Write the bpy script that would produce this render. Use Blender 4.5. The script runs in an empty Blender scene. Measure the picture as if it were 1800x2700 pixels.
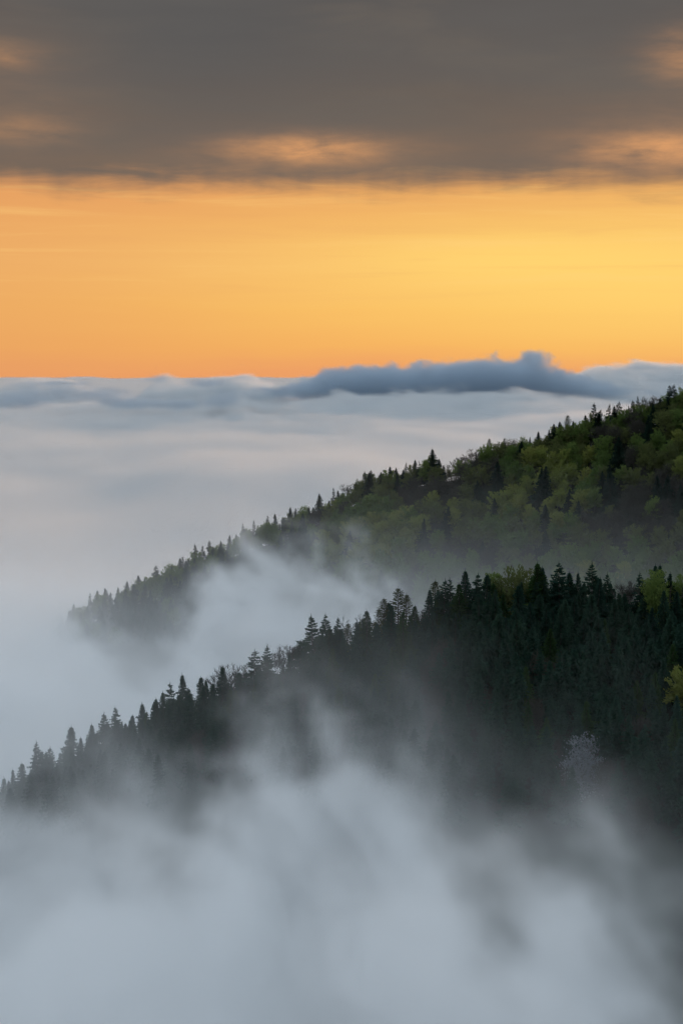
import bpy, math, random
import numpy as np
from mathutils import Vector

S = bpy.context.scene
COL = S.collection
R = math.radians
PI = math.pi

# ------------------------------------------------------------------ camera
FPX, EYE = 4480.0, 988.0                 # focal length and eye-level row, in pixels of the 1800x2700 frame
PITCH = math.atan((1350 - EYE) / FPX)
cam_d = bpy.data.cameras.new('camera')
cam = bpy.data.objects.new('camera', cam_d)
COL.objects.link(cam)
cam_d.sensor_fit = 'VERTICAL'
cam_d.sensor_height = 24.0
cam_d.lens = FPX / 2700 * 24.0
cam_d.clip_start, cam_d.clip_end = 1.0, 120000.0
cam.rotation_euler = (PI / 2 - PITCH, 0, 0)
S.camera = cam


def at(px, py, y):
    """World point seen at a photograph pixel, at distance y along the view."""
    u, v = (px - 900) / FPX, (1350 - py) / FPX
    d = (u, math.cos(PITCH) + v * math.sin(PITCH), -math.sin(PITCH) + v * math.cos(PITCH))
    k = y / d[1]
    return Vector((d[0] * k, y, d[2] * k))


# ------------------------------------------------------------------ node helpers
class F:
    """A float socket with arithmetic; works in shader and geometry trees."""
    def __init__(self, nt, s): self.nt, self.s = nt, s
    def _m(self, op, *a, clamp=False):
        n = self.nt.nodes.new('ShaderNodeMath'); n.operation = op; n.use_clamp = clamp
        for i, x in enumerate((self,) + a):
            if isinstance(x, F): self.nt.links.new(x.s, n.inputs[i])
            else: n.inputs[i].default_value = x
        return F(self.nt, n.outputs[0])
    def __add__(self, o): return self._m('ADD', o)
    __radd__ = __add__
    def __sub__(self, o): return self._m('SUBTRACT', o)
    def __rsub__(self, o): return (self * -1.0) + o
    def __mul__(self, o): return self._m('MULTIPLY', o)
    __rmul__ = __mul__
    def __truediv__(self, o): return self._m('DIVIDE', o)
    def __neg__(self): return self * -1.0
    def pow(self, o): return self._m('POWER', o)
    def exp(self): return F.const(self.nt, math.e)._m('POWER', self)
    def max(self, o): return self._m('MAXIMUM', o)
    def min(self, o): return self._m('MINIMUM', o)
    def clamp(self): return self._m('ADD', 0.0, clamp=True)
    def smooth(self, a, b):
        n = self.nt.nodes.new('ShaderNodeMapRange'); n.interpolation_type = 'SMOOTHSTEP'
        self.nt.links.new(self.s, n.inputs['Value'])
        n.inputs['From Min'].default_value, n.inputs['From Max'].default_value = a, b
        return F(self.nt, n.outputs['Result'])
    @staticmethod
    def const(nt, v):
        n = nt.nodes.new('ShaderNodeValue'); n.outputs[0].default_value = v
        return F(nt, n.outputs[0])


def vec(nt, x, y, z):
    n = nt.nodes.new('ShaderNodeCombineXYZ')
    for i, q in enumerate((x, y, z)):
        if isinstance(q, F): nt.links.new(q.s, n.inputs[i])
        else: n.inputs[i].default_value = q
    return n.outputs[0]


def noise(nt, v, scale, detail=3.0, rough=0.5, dist=0.0):
    n = nt.nodes.new('ShaderNodeTexNoise')
    nt.links.new(v, n.inputs['Vector'])
    n.inputs['Scale'].default_value = scale
    n.inputs['Detail'].default_value = detail
    n.inputs['Roughness'].default_value = rough
    n.inputs['Distortion'].default_value = dist
    return F(nt, n.outputs[0])


def gauss(x, y, cx, cy, rx, ry):
    a, b = (x - cx) / rx, (y - cy) / ry
    return (-(a * a + b * b)).exp()


def mixc(nt, f, a, b):
    n = nt.nodes.new('ShaderNodeMix'); n.data_type = 'RGBA'
    nt.links.new(f.s, n.inputs[0])
    for k, q in ((6, a), (7, b)):
        if isinstance(q, (tuple, list)): n.inputs[k].default_value = (*q, 1)
        else: nt.links.new(q, n.inputs[k])
    return n.outputs[2]


# ------------------------------------------------------------------ sky
SUN_AZ, SUN_EL = 17.0, 4.0
W = bpy.data.worlds.new('World'); S.world = W
W.use_nodes = True
nt = W.node_tree; nt.nodes.clear()
tc = nt.nodes.new('ShaderNodeTexCoord')
sx = nt.nodes.new('ShaderNodeSeparateXYZ'); nt.links.new(tc.outputs['Generated'], sx.inputs[0])
X, Y, Z = (F(nt, sx.outputs[i]) for i in range(3))
el = Z._m('ARCSINE') * (180 / PI)
az = X._m('ARCTAN2', Y) * (180 / PI)
wv = vec(nt, az, el, 0.0)
streak = noise(nt, vec(nt, az * 0.11, el * 0.9, 1.7), 1.0, 4, 0.55)
streak2 = noise(nt, vec(nt, az * 0.25, el * 1.6, 5.2), 1.0, 5, 0.6, 0.4)
ramp = nt.nodes.new('ShaderNodeValToRGB')
e01 = (el + (streak - 0.5) * 1.3 + 1.0) / 12.0
nt.links.new(e01.s, ramp.inputs[0])
cr = ramp.color_ramp
stops = [(0.0, (0.80, 0.33, 0.14)), (0.085, (0.86, 0.345, 0.13)), (0.16, (0.92, 0.44, 0.115)), (0.27, (0.95, 0.51, 0.125)),
         (0.40, (0.95, 0.54, 0.155)), (0.50, (0.90, 0.47, 0.135)), (0.62, (0.80, 0.36, 0.12)), (0.9, (0.5, 0.33, 0.2))]
while len(cr.elements) < len(stops): cr.elements.new(0.5)
for e, (p, c) in zip(cr.elements, stops): e.position = p; e.color = (*c, 1)
sun_g = gauss(az, el, 12.5, 3.1, 11.0, 2.3)
sun_c = gauss(az, el, 5.0, 3.9, 5.0, 0.9)
left = (az * -1.0).smooth(-4.0, 14.0)
base_glow = mixc(nt, left * 0.6, ramp.outputs[0], (0.78, 0.34, 0.125))
glow = mixc(nt, (sun_g * 0.75 + sun_c * 0.35).clamp(), base_glow, (1.03, 0.68, 0.17))
fine = noise(nt, vec(nt, az * 0.10, el * 2.4, 21.0), 1.0, 6, 0.62, 0.5)
glow = mixc(nt, (fine.smooth(0.50, 0.75) * 0.26 * el.smooth(1.2, 4.5)).clamp(), glow, (0.80, 0.385, 0.13))
glow = mixc(nt, ((1.0 - fine).smooth(0.50, 0.75) * 0.30 * el.smooth(1.5, 4.0)).clamp(), glow, (1.03, 0.66, 0.22))
# the dawn glow dies out away from the sun
away = (az - SUN_AZ)._m('ABSOLUTE').smooth(35.0, 130.0)
glow = mixc(nt, away, glow, (0.42, 0.44, 0.50))
# low cloud deck
edge = el + (streak2 - 0.5) * 1.3 + (noise(nt, vec(nt, az, 0.0, 3.0), 0.30, 4) - 0.5) * 1.1
deck = edge.smooth(5.65, 6.95)
haz = noise(nt, vec(nt, az * 0.5, el * 1.9, 8.0), 1.0, 5, 0.58, 0.15)
holes = (gauss(az, el, -1.25, 7.42, 2.3, 0.42) * 0.85 + gauss(az, el, -0.7, 7.25, 1.1, 0.2) * 0.3 + gauss(az, el, 10.6, 7.30, 2.2, 0.5) * 0.95
         + gauss(az, el, -11.2, 10.25, 1.1, 0.40) * 0.30 + gauss(az, el, -10.6, 7.95, 1.9, 0.45) * 0.22 + gauss(az, el, 11.6, 10.2, 1.5, 0.8) * 0.42)
holes = (holes * ((haz - 0.5) * 3.0 + 0.80)).clamp()
deck_c = mixc(nt, el.smooth(6.0, 12.5), (0.178, 0.133, 0.102), (0.108, 0.099, 0.094))
mott = noise(nt, vec(nt, az * 0.16, el * 0.55, 11.0), 1.0, 4, 0.55, 0.5)
deck_c = mixc(nt, mott.smooth(0.42, 0.72) * 0.55, deck_c, (0.165, 0.135, 0.108))
deck_c = mixc(nt, gauss(az, el, -5.0, 11.0, 5.0, 2.0) * 0.6, deck_c, (0.092, 0.093, 0.096))
deck_c = mixc(nt, (gauss(az, el, -1.2, 7.2, 4.5, 0.7) * 0.22 + gauss(az, el, 11.0, 7.4, 4.0, 1.2) * 0.30 + gauss(az, el, -11.5, 9.0, 3.0, 2.0) * 0.14) * (haz * 1.6 + 0.2), deck_c, (0.62, 0.30, 0.13))
deck_c = mixc(nt, (streak - 0.5) * 1.0 + 0.25, deck_c, (0.125, 0.118, 0.112))
deck_c = mixc(nt, holes * 0.8, deck_c, (0.78, 0.37, 0.15))
sky_low = mixc(nt, deck, glow, deck_c)
# the deck ends overhead and behind: clear pale dawn sky
nish = nt.nodes.new('ShaderNodeTexSky'); nish.sky_type = 'NISHITA'; nish.sun_disc = False
nish.sun_elevation = R(SUN_EL); nish.sun_rotation = R(SUN_AZ)
ns = nt.nodes.new('ShaderNodeVectorMath'); ns.operation = 'SCALE'
nt.links.new(nish.outputs[0], ns.inputs[0]); ns.inputs['Scale'].default_value = 0.10
pale = nt.nodes.new('ShaderNodeVectorMath'); pale.operation = 'ADD'
nt.links.new(ns.outputs[0], pale.inputs[0]); pale.inputs[1].default_value = (1.06, 1.10, 1.16)
back = (-Y).smooth(-0.55, 0.75)
pale_c = mixc(nt, back, (0.95, 1.04, 1.12), (0.80, 0.96, 1.10))
nt.links.new(pale_c, pale.inputs[1])
up = (el + (streak - 0.5) * 12.0).smooth(18.0, 42.0)
sky_c = mixc(nt, up, sky_low, pale.outputs[0])
bg = nt.nodes.new('ShaderNodeBackground'); bg.inputs['Strength'].default_value = 1.0
nt.links.new(sky_c, bg.inputs['Color'])
wo = nt.nodes.new('ShaderNodeOutputWorld'); nt.links.new(bg.outputs[0], wo.inputs[0])
W.cycles.sampling_method = 'MANUAL'; W.cycles.sample_map_resolution = 1024

# ------------------------------------------------------------------ sun, exposure
sd = bpy.data.lights.new('sun', 'SUN'); sun = bpy.data.objects.new('sun', sd); COL.objects.link(sun)
sd.energy, sd.angle, sd.color = 1.35, R(12), (1.0, 0.62, 0.38)
dirv = Vector((math.sin(R(SUN_AZ)) * math.cos(R(SUN_EL)), math.cos(R(SUN_AZ)) * math.cos(R(SUN_EL)), math.sin(R(SUN_EL))))
sun.rotation_euler = dirv.to_track_quat('Z', 'Y').to_euler()
vs = S.view_settings
vs.view_transform = 'Standard'; vs.look = 'None'; vs.exposure = 0.0; vs.gamma = 1.0; vs.use_curve_mapping = False
cy = S.cycles
cy.use_adaptive_sampling = True; cy.adaptive_threshold = 0.03; cy.adaptive_min_samples = 16
cy.use_denoising = True
cy.max_bounces = 6; cy.diffuse_bounces = 2; cy.glossy_bounces = 1; cy.transmission_bounces = 2
cy.volume_bounces = 4; cy.transparent_max_bounces = 4
cy.volume_step_rate = 3.0; cy.volume_max_steps = 512

# ------------------------------------------------------------------ materials
def new_mat(name):
    m = bpy.data.materials.new(name); m.use_nodes = True; m.node_tree.nodes.clear()
    return m


def leaf_mat(name, c1, c2, trans=0.3, vary=0.5):
    m = new_mat(name); nt = m.node_tree
    oi = nt.nodes.new('ShaderNodeObjectInfo'); ge = nt.nodes.new('ShaderNodeTexCoord')
    r = F(nt, oi.outputs['Random'])
    n = noise(nt, ge.outputs['Object'], 0.7, 4, 0.65)
    c = mixc(nt, (r * vary + (n - 0.5) * 2.0 + (1 - vary) * 0.5).clamp(), c1, c2)
    d = nt.nodes.new('ShaderNodeBsdfDiffuse'); t = nt.nodes.new('ShaderNodeBsdfTranslucent'); mx = nt.nodes.new('ShaderNodeMixShader')
    nt.links.new(c, d.inputs[0]); nt.links.new(c, t.inputs[0]); mx.inputs[0].default_value = trans
    nt.links.new(d.outputs[0], mx.inputs[1]); nt.links.new(t.outputs[0], mx.inputs[2])
    o = nt.nodes.new('ShaderNodeOutputMaterial'); nt.links.new(mx.outputs[0], o.inputs[0])
    return m


def solid_mat(name, c1, c2, scale):
    m = new_mat(name); nt = m.node_tree
    ge = nt.nodes.new('ShaderNodeTexCoord')
    n = noise(nt, ge.outputs['Object'], scale, 5, 0.6)
    c = mixc(nt, n.smooth(0.3, 0.7), c1, c2)
    d = nt.nodes.new('ShaderNodeBsdfDiffuse'); nt.links.new(c, d.inputs[0])
    o = nt.nodes.new('ShaderNodeOutputMaterial'); nt.links.new(d.outputs[0], o.inputs[0])
    return m


def fog_mat(name, col, aniso, gain=0.01):
    m = new_mat(name); nt = m.node_tree
    v = nt.nodes.new('ShaderNodeVolumePrincipled')
    v.inputs['Color'].default_value = (*col, 1)
    v.inputs['Anisotropy'].default_value = aniso
    v.inputs['Density'].default_value = gain
    v.inputs['Density Attribute'].default_value = 'density'
    o = nt.nodes.new('ShaderNodeOutputMaterial'); nt.links.new(v.outputs[0], o.inputs['Volume'])
    return m


M = {
    'spruce': leaf_mat('spruce needles', (0.018, 0.047, 0.037), (0.040, 0.080, 0.050), 0.12),
    'spruce_green': leaf_mat('young spruce needles', (0.022, 0.055, 0.024), (0.045, 0.085, 0.028), 0.15),
    'spruce_far': leaf_mat('far spruce needles', (0.014, 0.032, 0.028), (0.026, 0.050, 0.034), 0.12),
    'larch': leaf_mat('larch needles', (0.05, 0.062, 0.03), (0.085, 0.095, 0.035), 0.3),
    'green': leaf_mat('beech leaves', (0.080, 0.135, 0.040), (0.150, 0.205, 0.058), 0.35),
    'yellow': leaf_mat('fresh yellow leaves', (0.17, 0.215, 0.058), (0.235, 0.25, 0.068), 0.4),
    'olive': leaf_mat('budding leaves', (0.090, 0.110, 0.045), (0.125, 0.145, 0.050), 0.3),
    'bud': leaf_mat('bare twigs and buds', (0.046, 0.045, 0.040), (0.068, 0.066, 0.052), 0.15),
    'blossom': leaf_mat('white blossom', (0.12, 0.135, 0.15), (0.30, 0.32, 0.35), 0.3),
    'bark': solid_mat('bark', (0.045, 0.038, 0.032), (0.075, 0.066, 0.058), 2.0),
    'pale_bark': solid_mat('pale bark', (0.10, 0.095, 0.09), (0.20, 0.19, 0.18), 2.0),
    'ground': solid_mat('forest floor', (0.014, 0.021, 0.016), (0.024, 0.029, 0.021), 0.05),
    'fog': fog_mat('fog', (0.955, 0.97, 0.985), 0.05),
    'sea': fog_mat('cloud sea', (0.83, 0.86, 0.885), 0.42),
    'far_sea': fog_mat('far cloud sea', (0.78, 0.80, 0.82), 0.15),
    'cloud': fog_mat('cloud', (0.56, 0.66, 0.76), 0.15),  # clouds in shade: their blue dimness is put into the scatter colour
}

# ------------------------------------------------------------------ terrain
def crest(pts, dl, dr, drop):
    """Ground line under a ridge: (x, z) samples and the depth of the crest."""
    xs, zs = [], []
    for px, py in pts:
        y = dl + (dr - dl) * px / 1800.0
        p = at(px, py, y)
        xs.append(p.x); zs.append(p.z - drop)
    return np.array(xs), np.array(zs)


NEAR_TOP = [(-700, 2380), (-200, 2160), (0, 2055), (180, 1945), (400, 1850), (590, 1775), (760, 1705), (850, 1650), (960, 1625), (1100, 1580), (1230, 1525),
            (1400, 1500), (1560, 1498), (1800, 1515), (2200, 1560), (3000, 1640)]
FAR_TOP = [(-600, 1950), (0, 1720), (150, 1625), (237, 1582), (334, 1545), (410, 1508), (474, 1486), (553, 1442), (641, 1395), (723, 1366), (800, 1336),
           (900, 1300), (1000, 1265), (1100, 1228), (1250, 1198), (1320, 1168), (1420, 1148), (1500, 1128), (1600, 1092), (1700, 1062), (1800, 1028), (2100, 960), (2800, 900)]
ND = (640.0, 590.0)
FD = (1150.0, 1050.0)
NX, NZ = crest(NEAR_TOP, *ND, 21.0)
FX, FZ = crest(FAR_TOP, *FD, 16.0)


def near_y(x): return 617 - 0.21 * x + 7 * np.sin(x / 38.0)
def far_y(x): return 1103 - 0.26 * x + 12 * np.sin(x / 60.0 + 1.0)


def ridge(x, y, yc, xs, zs, sf, sb, r):
    c = np.interp(x, xs, zs)
    d = y - yc
    s = np.where(d < 0, sf, sb)
    return c - (np.sqrt((s * d) ** 2 + r * r) - r)


def ground_z(x, y):
    x = np.asarray(x, float); y = np.asarray(y, float)
    a = ridge(x, y, near_y(x), NX, NZ, 0.62, 0.66, 5.0)
    b = ridge(x, y, far_y(x), FX, FZ, 0.66, 0.60, 7.0)
    h = np.maximum(np.maximum(a, b), -330.0)
    bump = 1.6 * np.sin(x / 13.0 + np.sin(y / 19.0)) + 1.3 * np.sin(y / 11.0 + 1.7 * np.sin(x / 23.0)) + 2.5 * np.sin(x / 37.0 + y / 29.0)
    return h + bump * np.clip((y - 30) / 60, 0, 1) * 0.8


def set_props(o, label=None, cat=None, group=None, kind=None):
    for k, v in (('label', label), ('category', cat), ('group', group), ('kind', kind)):
        if v: o[k] = v
    return o


def mesh_obj(name, verts, faces, m, parent=None, smooth=False):
    me = bpy.data.meshes.new(name)
    me.from_pydata(verts, [], faces)
    if smooth: me.polygons.foreach_set('use_smooth', [True] * len(me.polygons))
    me.materials.append(m)
    o = bpy.data.objects.new(name, me); COL.objects.link(o)
    if parent: o.parent = parent
    return o


gx = np.concatenate([-np.geomspace(60000, 420, 22), np.arange(-400, 401, 8.0), np.geomspace(420, 60000, 22)])
gy = np.concatenate([[-3000, -1000, -300, -100], np.arange(-40, 1500, 8.0), np.geomspace(1520, 90000, 26)])
GX, GY = np.meshgrid(gx, gy)
GZ = ground_z(np.clip(GX, -420, 420), GY)
GZ = np.where(np.abs(GX) > 420, np.maximum(-330, GZ - (np.abs(GX) - 420) * 0.4), GZ)
nx_, ny_ = len(gx), len(gy)
V = np.stack([GX, GY, GZ], -1).reshape(-1, 3)
I = np.arange(nx_ * ny_).reshape(ny_, nx_)
Q = np.stack([I[:-1, :-1], I[:-1, 1:], I[1:, 1:], I[1:, :-1]], -1).reshape(-1, 4)
terrain = mesh_obj('terrain', V.tolist(), Q.tolist(), M['ground'], smooth=True)
set_props(terrain, 'dark forest floor of the two ridges and the valley under the fog', None, None, 'structure')

# ------------------------------------------------------------------ fog (a volume filled from a density field)
def fog_volume(name, label, m, lo, hi, res, field):
    vd = bpy.data.volumes.new(name)
    o = bpy.data.objects.new(name, vd); COL.objects.link(o)
    g = bpy.data.node_groups.new(name, 'GeometryNodeTree')
    g.interface.new_socket('Geometry', in_out='INPUT', socket_type='NodeSocketGeometry')
    g.interface.new_socket('Geometry', in_out='OUTPUT', socket_type='NodeSocketGeometry')
    vc = g.nodes.new('GeometryNodeVolumeCube')
    vc.inputs['Min'].default_value = lo; vc.inputs['Max'].default_value = hi
    for k, r in zip(('X', 'Y', 'Z'), res): vc.inputs['Resolution ' + k].default_value = int(r)
    pos = g.nodes.new('GeometryNodeInputPosition')
    sp = g.nodes.new('ShaderNodeSeparateXYZ'); g.links.new(pos.outputs[0], sp.inputs[0])
    d = field(g, *(F(g, sp.outputs[i]) for i in range(3)))
    d = (d - 0.00003).max(0.0) * 100.0
    g.links.new(d.s, vc.inputs['Density'])
    sm = g.nodes.new('GeometryNodeSetMaterial'); sm.inputs['Material'].default_value = m
    g.links.new(vc.outputs[0], sm.inputs[0])
    out = g.nodes.new('NodeGroupOutput'); g.links.new(sm.outputs[0], out.inputs[0])
    md = o.modifiers.new('density', 'NODES'); md.node_group = g
    vd.materials.append(m)
    return set_props(o, label, None, None, 'stuff')


def px_x(px, y): return (px - 900) / FPX * y


# bumps of the fog's upper surface: (pixel column, depth, rise, width px, depth radius)
NEAR_BUMPS = [(670, 1015, 76, 230, 70), (960, 970, 44, 150, 65), (410, 1040, -30, 130, 90), (150, 1060, 26, 90, 90), (60, 930, 8, 180, 100), (1250, 880, 16, 260, 90),
              (680, 558, 54, 150, 48), (870, 540, 48, 120, 42), (250, 590, 14, 170, 45), (1060, 505, 54, 160, 50), (1600, 445, 54, 200, 45), (1850, 365, -26, 110, 60),
              (420, 450, 46, 420, 95), (1150, 415, 44, 240, 60), (1430, 385, 46, 230, 45), (1370, 470, -10, 110, 50)]
# thin veils drifting before the slopes: (pixel column, depth, base height, width px, depth radius, falloff, strength)
VEILS = [(100, 600, -150, 280, 42, 22, 0.021), (420, 575, -136, 160, 30, 16, 0.007), (1540, 475, -137, 220, 40, 17, 0.013), (1130, 505, -135, 200, 35, 17, 0.013), (980, 540, -120, 180, 40, 17, 0.013),
         (760, 545, -112, 120, 30, 20, 0.007)]


def near_field(g, x, y, z):
    xs = x + z * 0.55
    w1 = noise(g, vec(g, xs, y * 0.8, z), 0.012, 2, 0.5)
    w2 = noise(g, vec(g, xs + 300.0, y * 0.8, z + 70.0), 0.012, 2, 0.5)
    xw, zw = xs + (w1 - 0.5) * 60.0, z + (w2 - 0.5) * 50.0
    xb = x + (w1 - 0.5) * 50.0
    H = F.const(g, -166.0)
    for px, d, rise, wp, rd in NEAR_BUMPS:
        H = H + gauss(xb, y, px_x(px, d), d, wp / FPX * d, rd) * rise
    n1 = noise(g, vec(g, xw, y * 0.30, zw * 1.1), 0.030, 6, 0.62)
    n3 = noise(g, vec(g, xw + 50.0, y * 0.22, zw), 0.075, 4, 0.6, 0.6)
    s = (H - zw) / 26.0 + (n1 - 0.5) * 5.0 + (n3 - 0.5) * 3.8
    body = s.smooth(-0.7, 2.8).pow(1.5) * 0.058
    # thin mist climbing the slopes and filling the gap between the ridges
    n2 = noise(g, vec(g, xw, y * 0.35, zw * 1.1), 0.030, 5, 0.6)
    thin = (-((z + 160.0) / 15.0)).exp().min(1.5) * (n2 - 0.32).max(0.0) * 0.012
    for px, d, zb, wp, rd, fo, k in VEILS:
        thin = thin + (-((z - zb) / fo)).exp().min(1.6) * gauss(xb, y, px_x(px, d), d, wp / FPX * d, rd) * ((n2 - 0.34).max(0.0) * 3.0 * k)
    dist = y.smooth(660.0, 760.0)
    veil = (-((z + 118.0) / 21.0)).exp().min(2.6) * dist * (x.smooth(-90.0, 60.0) * 0.72 + 0.28) * (n2 * 0.9 + 0.05) * 0.0042
    fade = (z + 30.0).smooth(0.0, -25.0) * y.smooth(190.0, 260.0)
    return (body + thin + veil) * fade


fog = fog_volume('fog', 'pale fog filling the valley below and between the two wooded ridges', M['fog'],
                 (-330, 190, -300), (330, 1400, -28), (200, 360, 90), near_field)

SEA_BUMPS = [(1760, 10300, 215, 200, 1000), (1560, 9800, 150, 160, 900), (1650, 6000, 40, 300, 1500), (640, 9500, 150, 140, 900), (80, 5600, 10, 200, 900),
             (110, 9800, 150, 150, 800), (430, 9200, 138, 60, 700),
             (1150, 7900, 92, 420, 420), (1000, 7300, 30, 160, 300), (1420, 7700, 24, 140, 300), (20, 5600, 20, 150, 250)]


def sea_field(g, x, y, z):
    H = F.const(g, -158.0)
    for px, d, rise, wp, rd in SEA_BUMPS:
        H = H + gauss(x, y, px_x(px, d), d, wp / FPX * d, rd) * rise
    w = noise(g, vec(g, x, y, z), 0.003, 2, 0.5)
    n1 = noise(g, vec(g, x + w * 200.0, y * 0.30, z * 2.4), 0.0062, 6, 0.62)
    n0 = noise(g, vec(g, x, y * 0.35, z), 0.0017, 3, 0.5)
    s = (H - z) / 30.0 + (n1 - 0.5) * (y.smooth(3500.0, 7500.0) * 4.0 + 1.6) + (n0 - 0.5) * 4.0
    return s.smooth(-0.4, 1.6).pow(1.4) * 0.022


sea = fog_volume('cloud_sea', 'sea of low cloud spreading behind the ridges towards the horizon', M['sea'],
                 (-2700, 1404, -320), (2700, 11500, 110), (220, 190, 86), sea_field)


def far_sea_field(g, x, y, z):
    n0 = noise(g, vec(g, x, y * 0.3, z), 0.0006, 4, 0.6)
    s = (-150.0 - z) / 60.0 + (n0 - 0.5) * 6.0
    return s.smooth(-1.5, 2.0).pow(2.0) * 0.004


far_sea = fog_volume('cloud_sea', 'most distant sheet of low cloud under the orange horizon', M['far_sea'],
                     (-14000, 11504, -320), (14000, 60000, 10), (110, 90, 32), far_sea_field)

CB = at(1150, 960, 8800)


def bank_field(g, x, y, z):
    px = x / CB.y * FPX + 900.0
    w = noise(g, vec(g, x, y, z), 0.009, 2, 0.5)
    w2 = noise(g, vec(g, x + 900.0, y, z), 0.009, 2, 0.5)
    xw, zw = x + (w - 0.5) * 110.0, z + (w2 - 0.5) * 90.0
    top = F.const(g, -66.0)
    for c, w_, h in ((1270, 120, 122), (1060, 150, 106), (1420, 110, 90), (880, 110, 66), (1540, 80, 36)):
        top = top + (-(((px - c) / w_) * ((px - c) / w_))).exp() * h
    pw = xw / CB.y * FPX + 900.0
    spire = gauss(pw, zw, 1400.0, 105.0, 14.0, 50.0) * 3.0 + gauss(pw, zw, 1298.0, 115.0, 9.0, 30.0) * 1.3 + gauss(pw, zw, 1105.0, 70.0, 20.0, 34.0) * 1.0 + gauss(pw, zw, 1440.0, 100.0, 26.0, 30.0) * 1.6
    n = noise(g, vec(g, xw, y * 0.22, zw * 1.1), 0.017, 6, 0.68)
    nb = noise(g, vec(g, x, y * 0.4, z), 0.0045, 2, 0.5)
    s = (top - z) / 30.0 + (n - 0.5) * 6.6 + (nb - 0.5) * 2.6 + spire
    col = gauss(x, y, CB.x, CB.y, 1100.0, 420.0).smooth(0.25, 0.6)
    low = (z + 145.0 + (n - 0.5) * 160.0).smooth(0.0, 90.0)
    return s.smooth(-0.2, 1.8).pow(1.3) * col * low * 0.014


bank = fog_volume('cloud_bank', 'slate blue cloud bank lying on the horizon under the orange sky', M['cloud'],
                  (CB.x - 1250, CB.y - 480, -190), (CB.x + 1250, CB.y + 480, 240), (260, 64, 100), bank_field)



def rolls_field(g, x, y, z):
    px = x / 7000.0 * FPX + 900.0
    w = noise(g, vec(g, x, y, z), 0.008, 2, 0.5)
    n = noise(g, vec(g, x + w * 90.0, y * 0.3, z * 1.8), 0.012, 6, 0.66)
    lump = F.const(g, 0.0)
    for c, zc, w_, h in ((80, -88, 120, 42), (40, -120, 60, 26), (265, -78, 90, 32), (340, -118, 70, 26), (470, -122, 80, 28), (420, -20, 30, 18), (170, -34, 60, 14), (545, -34, 60, 18), (600, -95, 50, 40)):
        lump = lump + gauss(px, z, float(c), float(zc), float(w_), float(h))
    s = lump * 2.0 + (n - 0.5) * 5.2 - 0.6
    col = gauss(x, y, -800.0, 7000.0, 900.0, 240.0).smooth(0.2, 0.6)
    return s.smooth(0.0, 2.2) * col * 0.0050


rolls = fog_volume('cloud_bank', 'low blue grey cloud rolls lying on the left horizon', M['cloud'],
                   (-1650, 6720, -190), (-300, 7280, 40), (170, 50, 60), rolls_field)  # shaded blue of the rolls comes from the darker cloud colour

# ------------------------------------------------------------------ trees
rng = random.Random(7)


def tube(vs, fs, p0, p1, r0, r1, n=5):
    a = Vector(p1) - Vector(p0)
    if a.length < 1e-6: return
    a.normalize()
    u = a.orthogonal().normalized(); w = a.cross(u)
    b = len(vs)
    for p, r in ((p0, r0), (p1, r1)):
        for k in range(n):
            t = 2 * PI * k / n
            q = Vector(p) + u * (r * math.cos(t)) + w * (r * math.sin(t))
            vs.append(tuple(q))
    for k in range(n):
        j = (k + 1) % n
        fs.append((b + k, b + j, b + n + j, b + n + k))


def make_mesh(name, vs, fs, m):
    me = bpy.data.meshes.new(name); me.from_pydata(vs, [], fs); me.materials.append(m)
    return me


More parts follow.
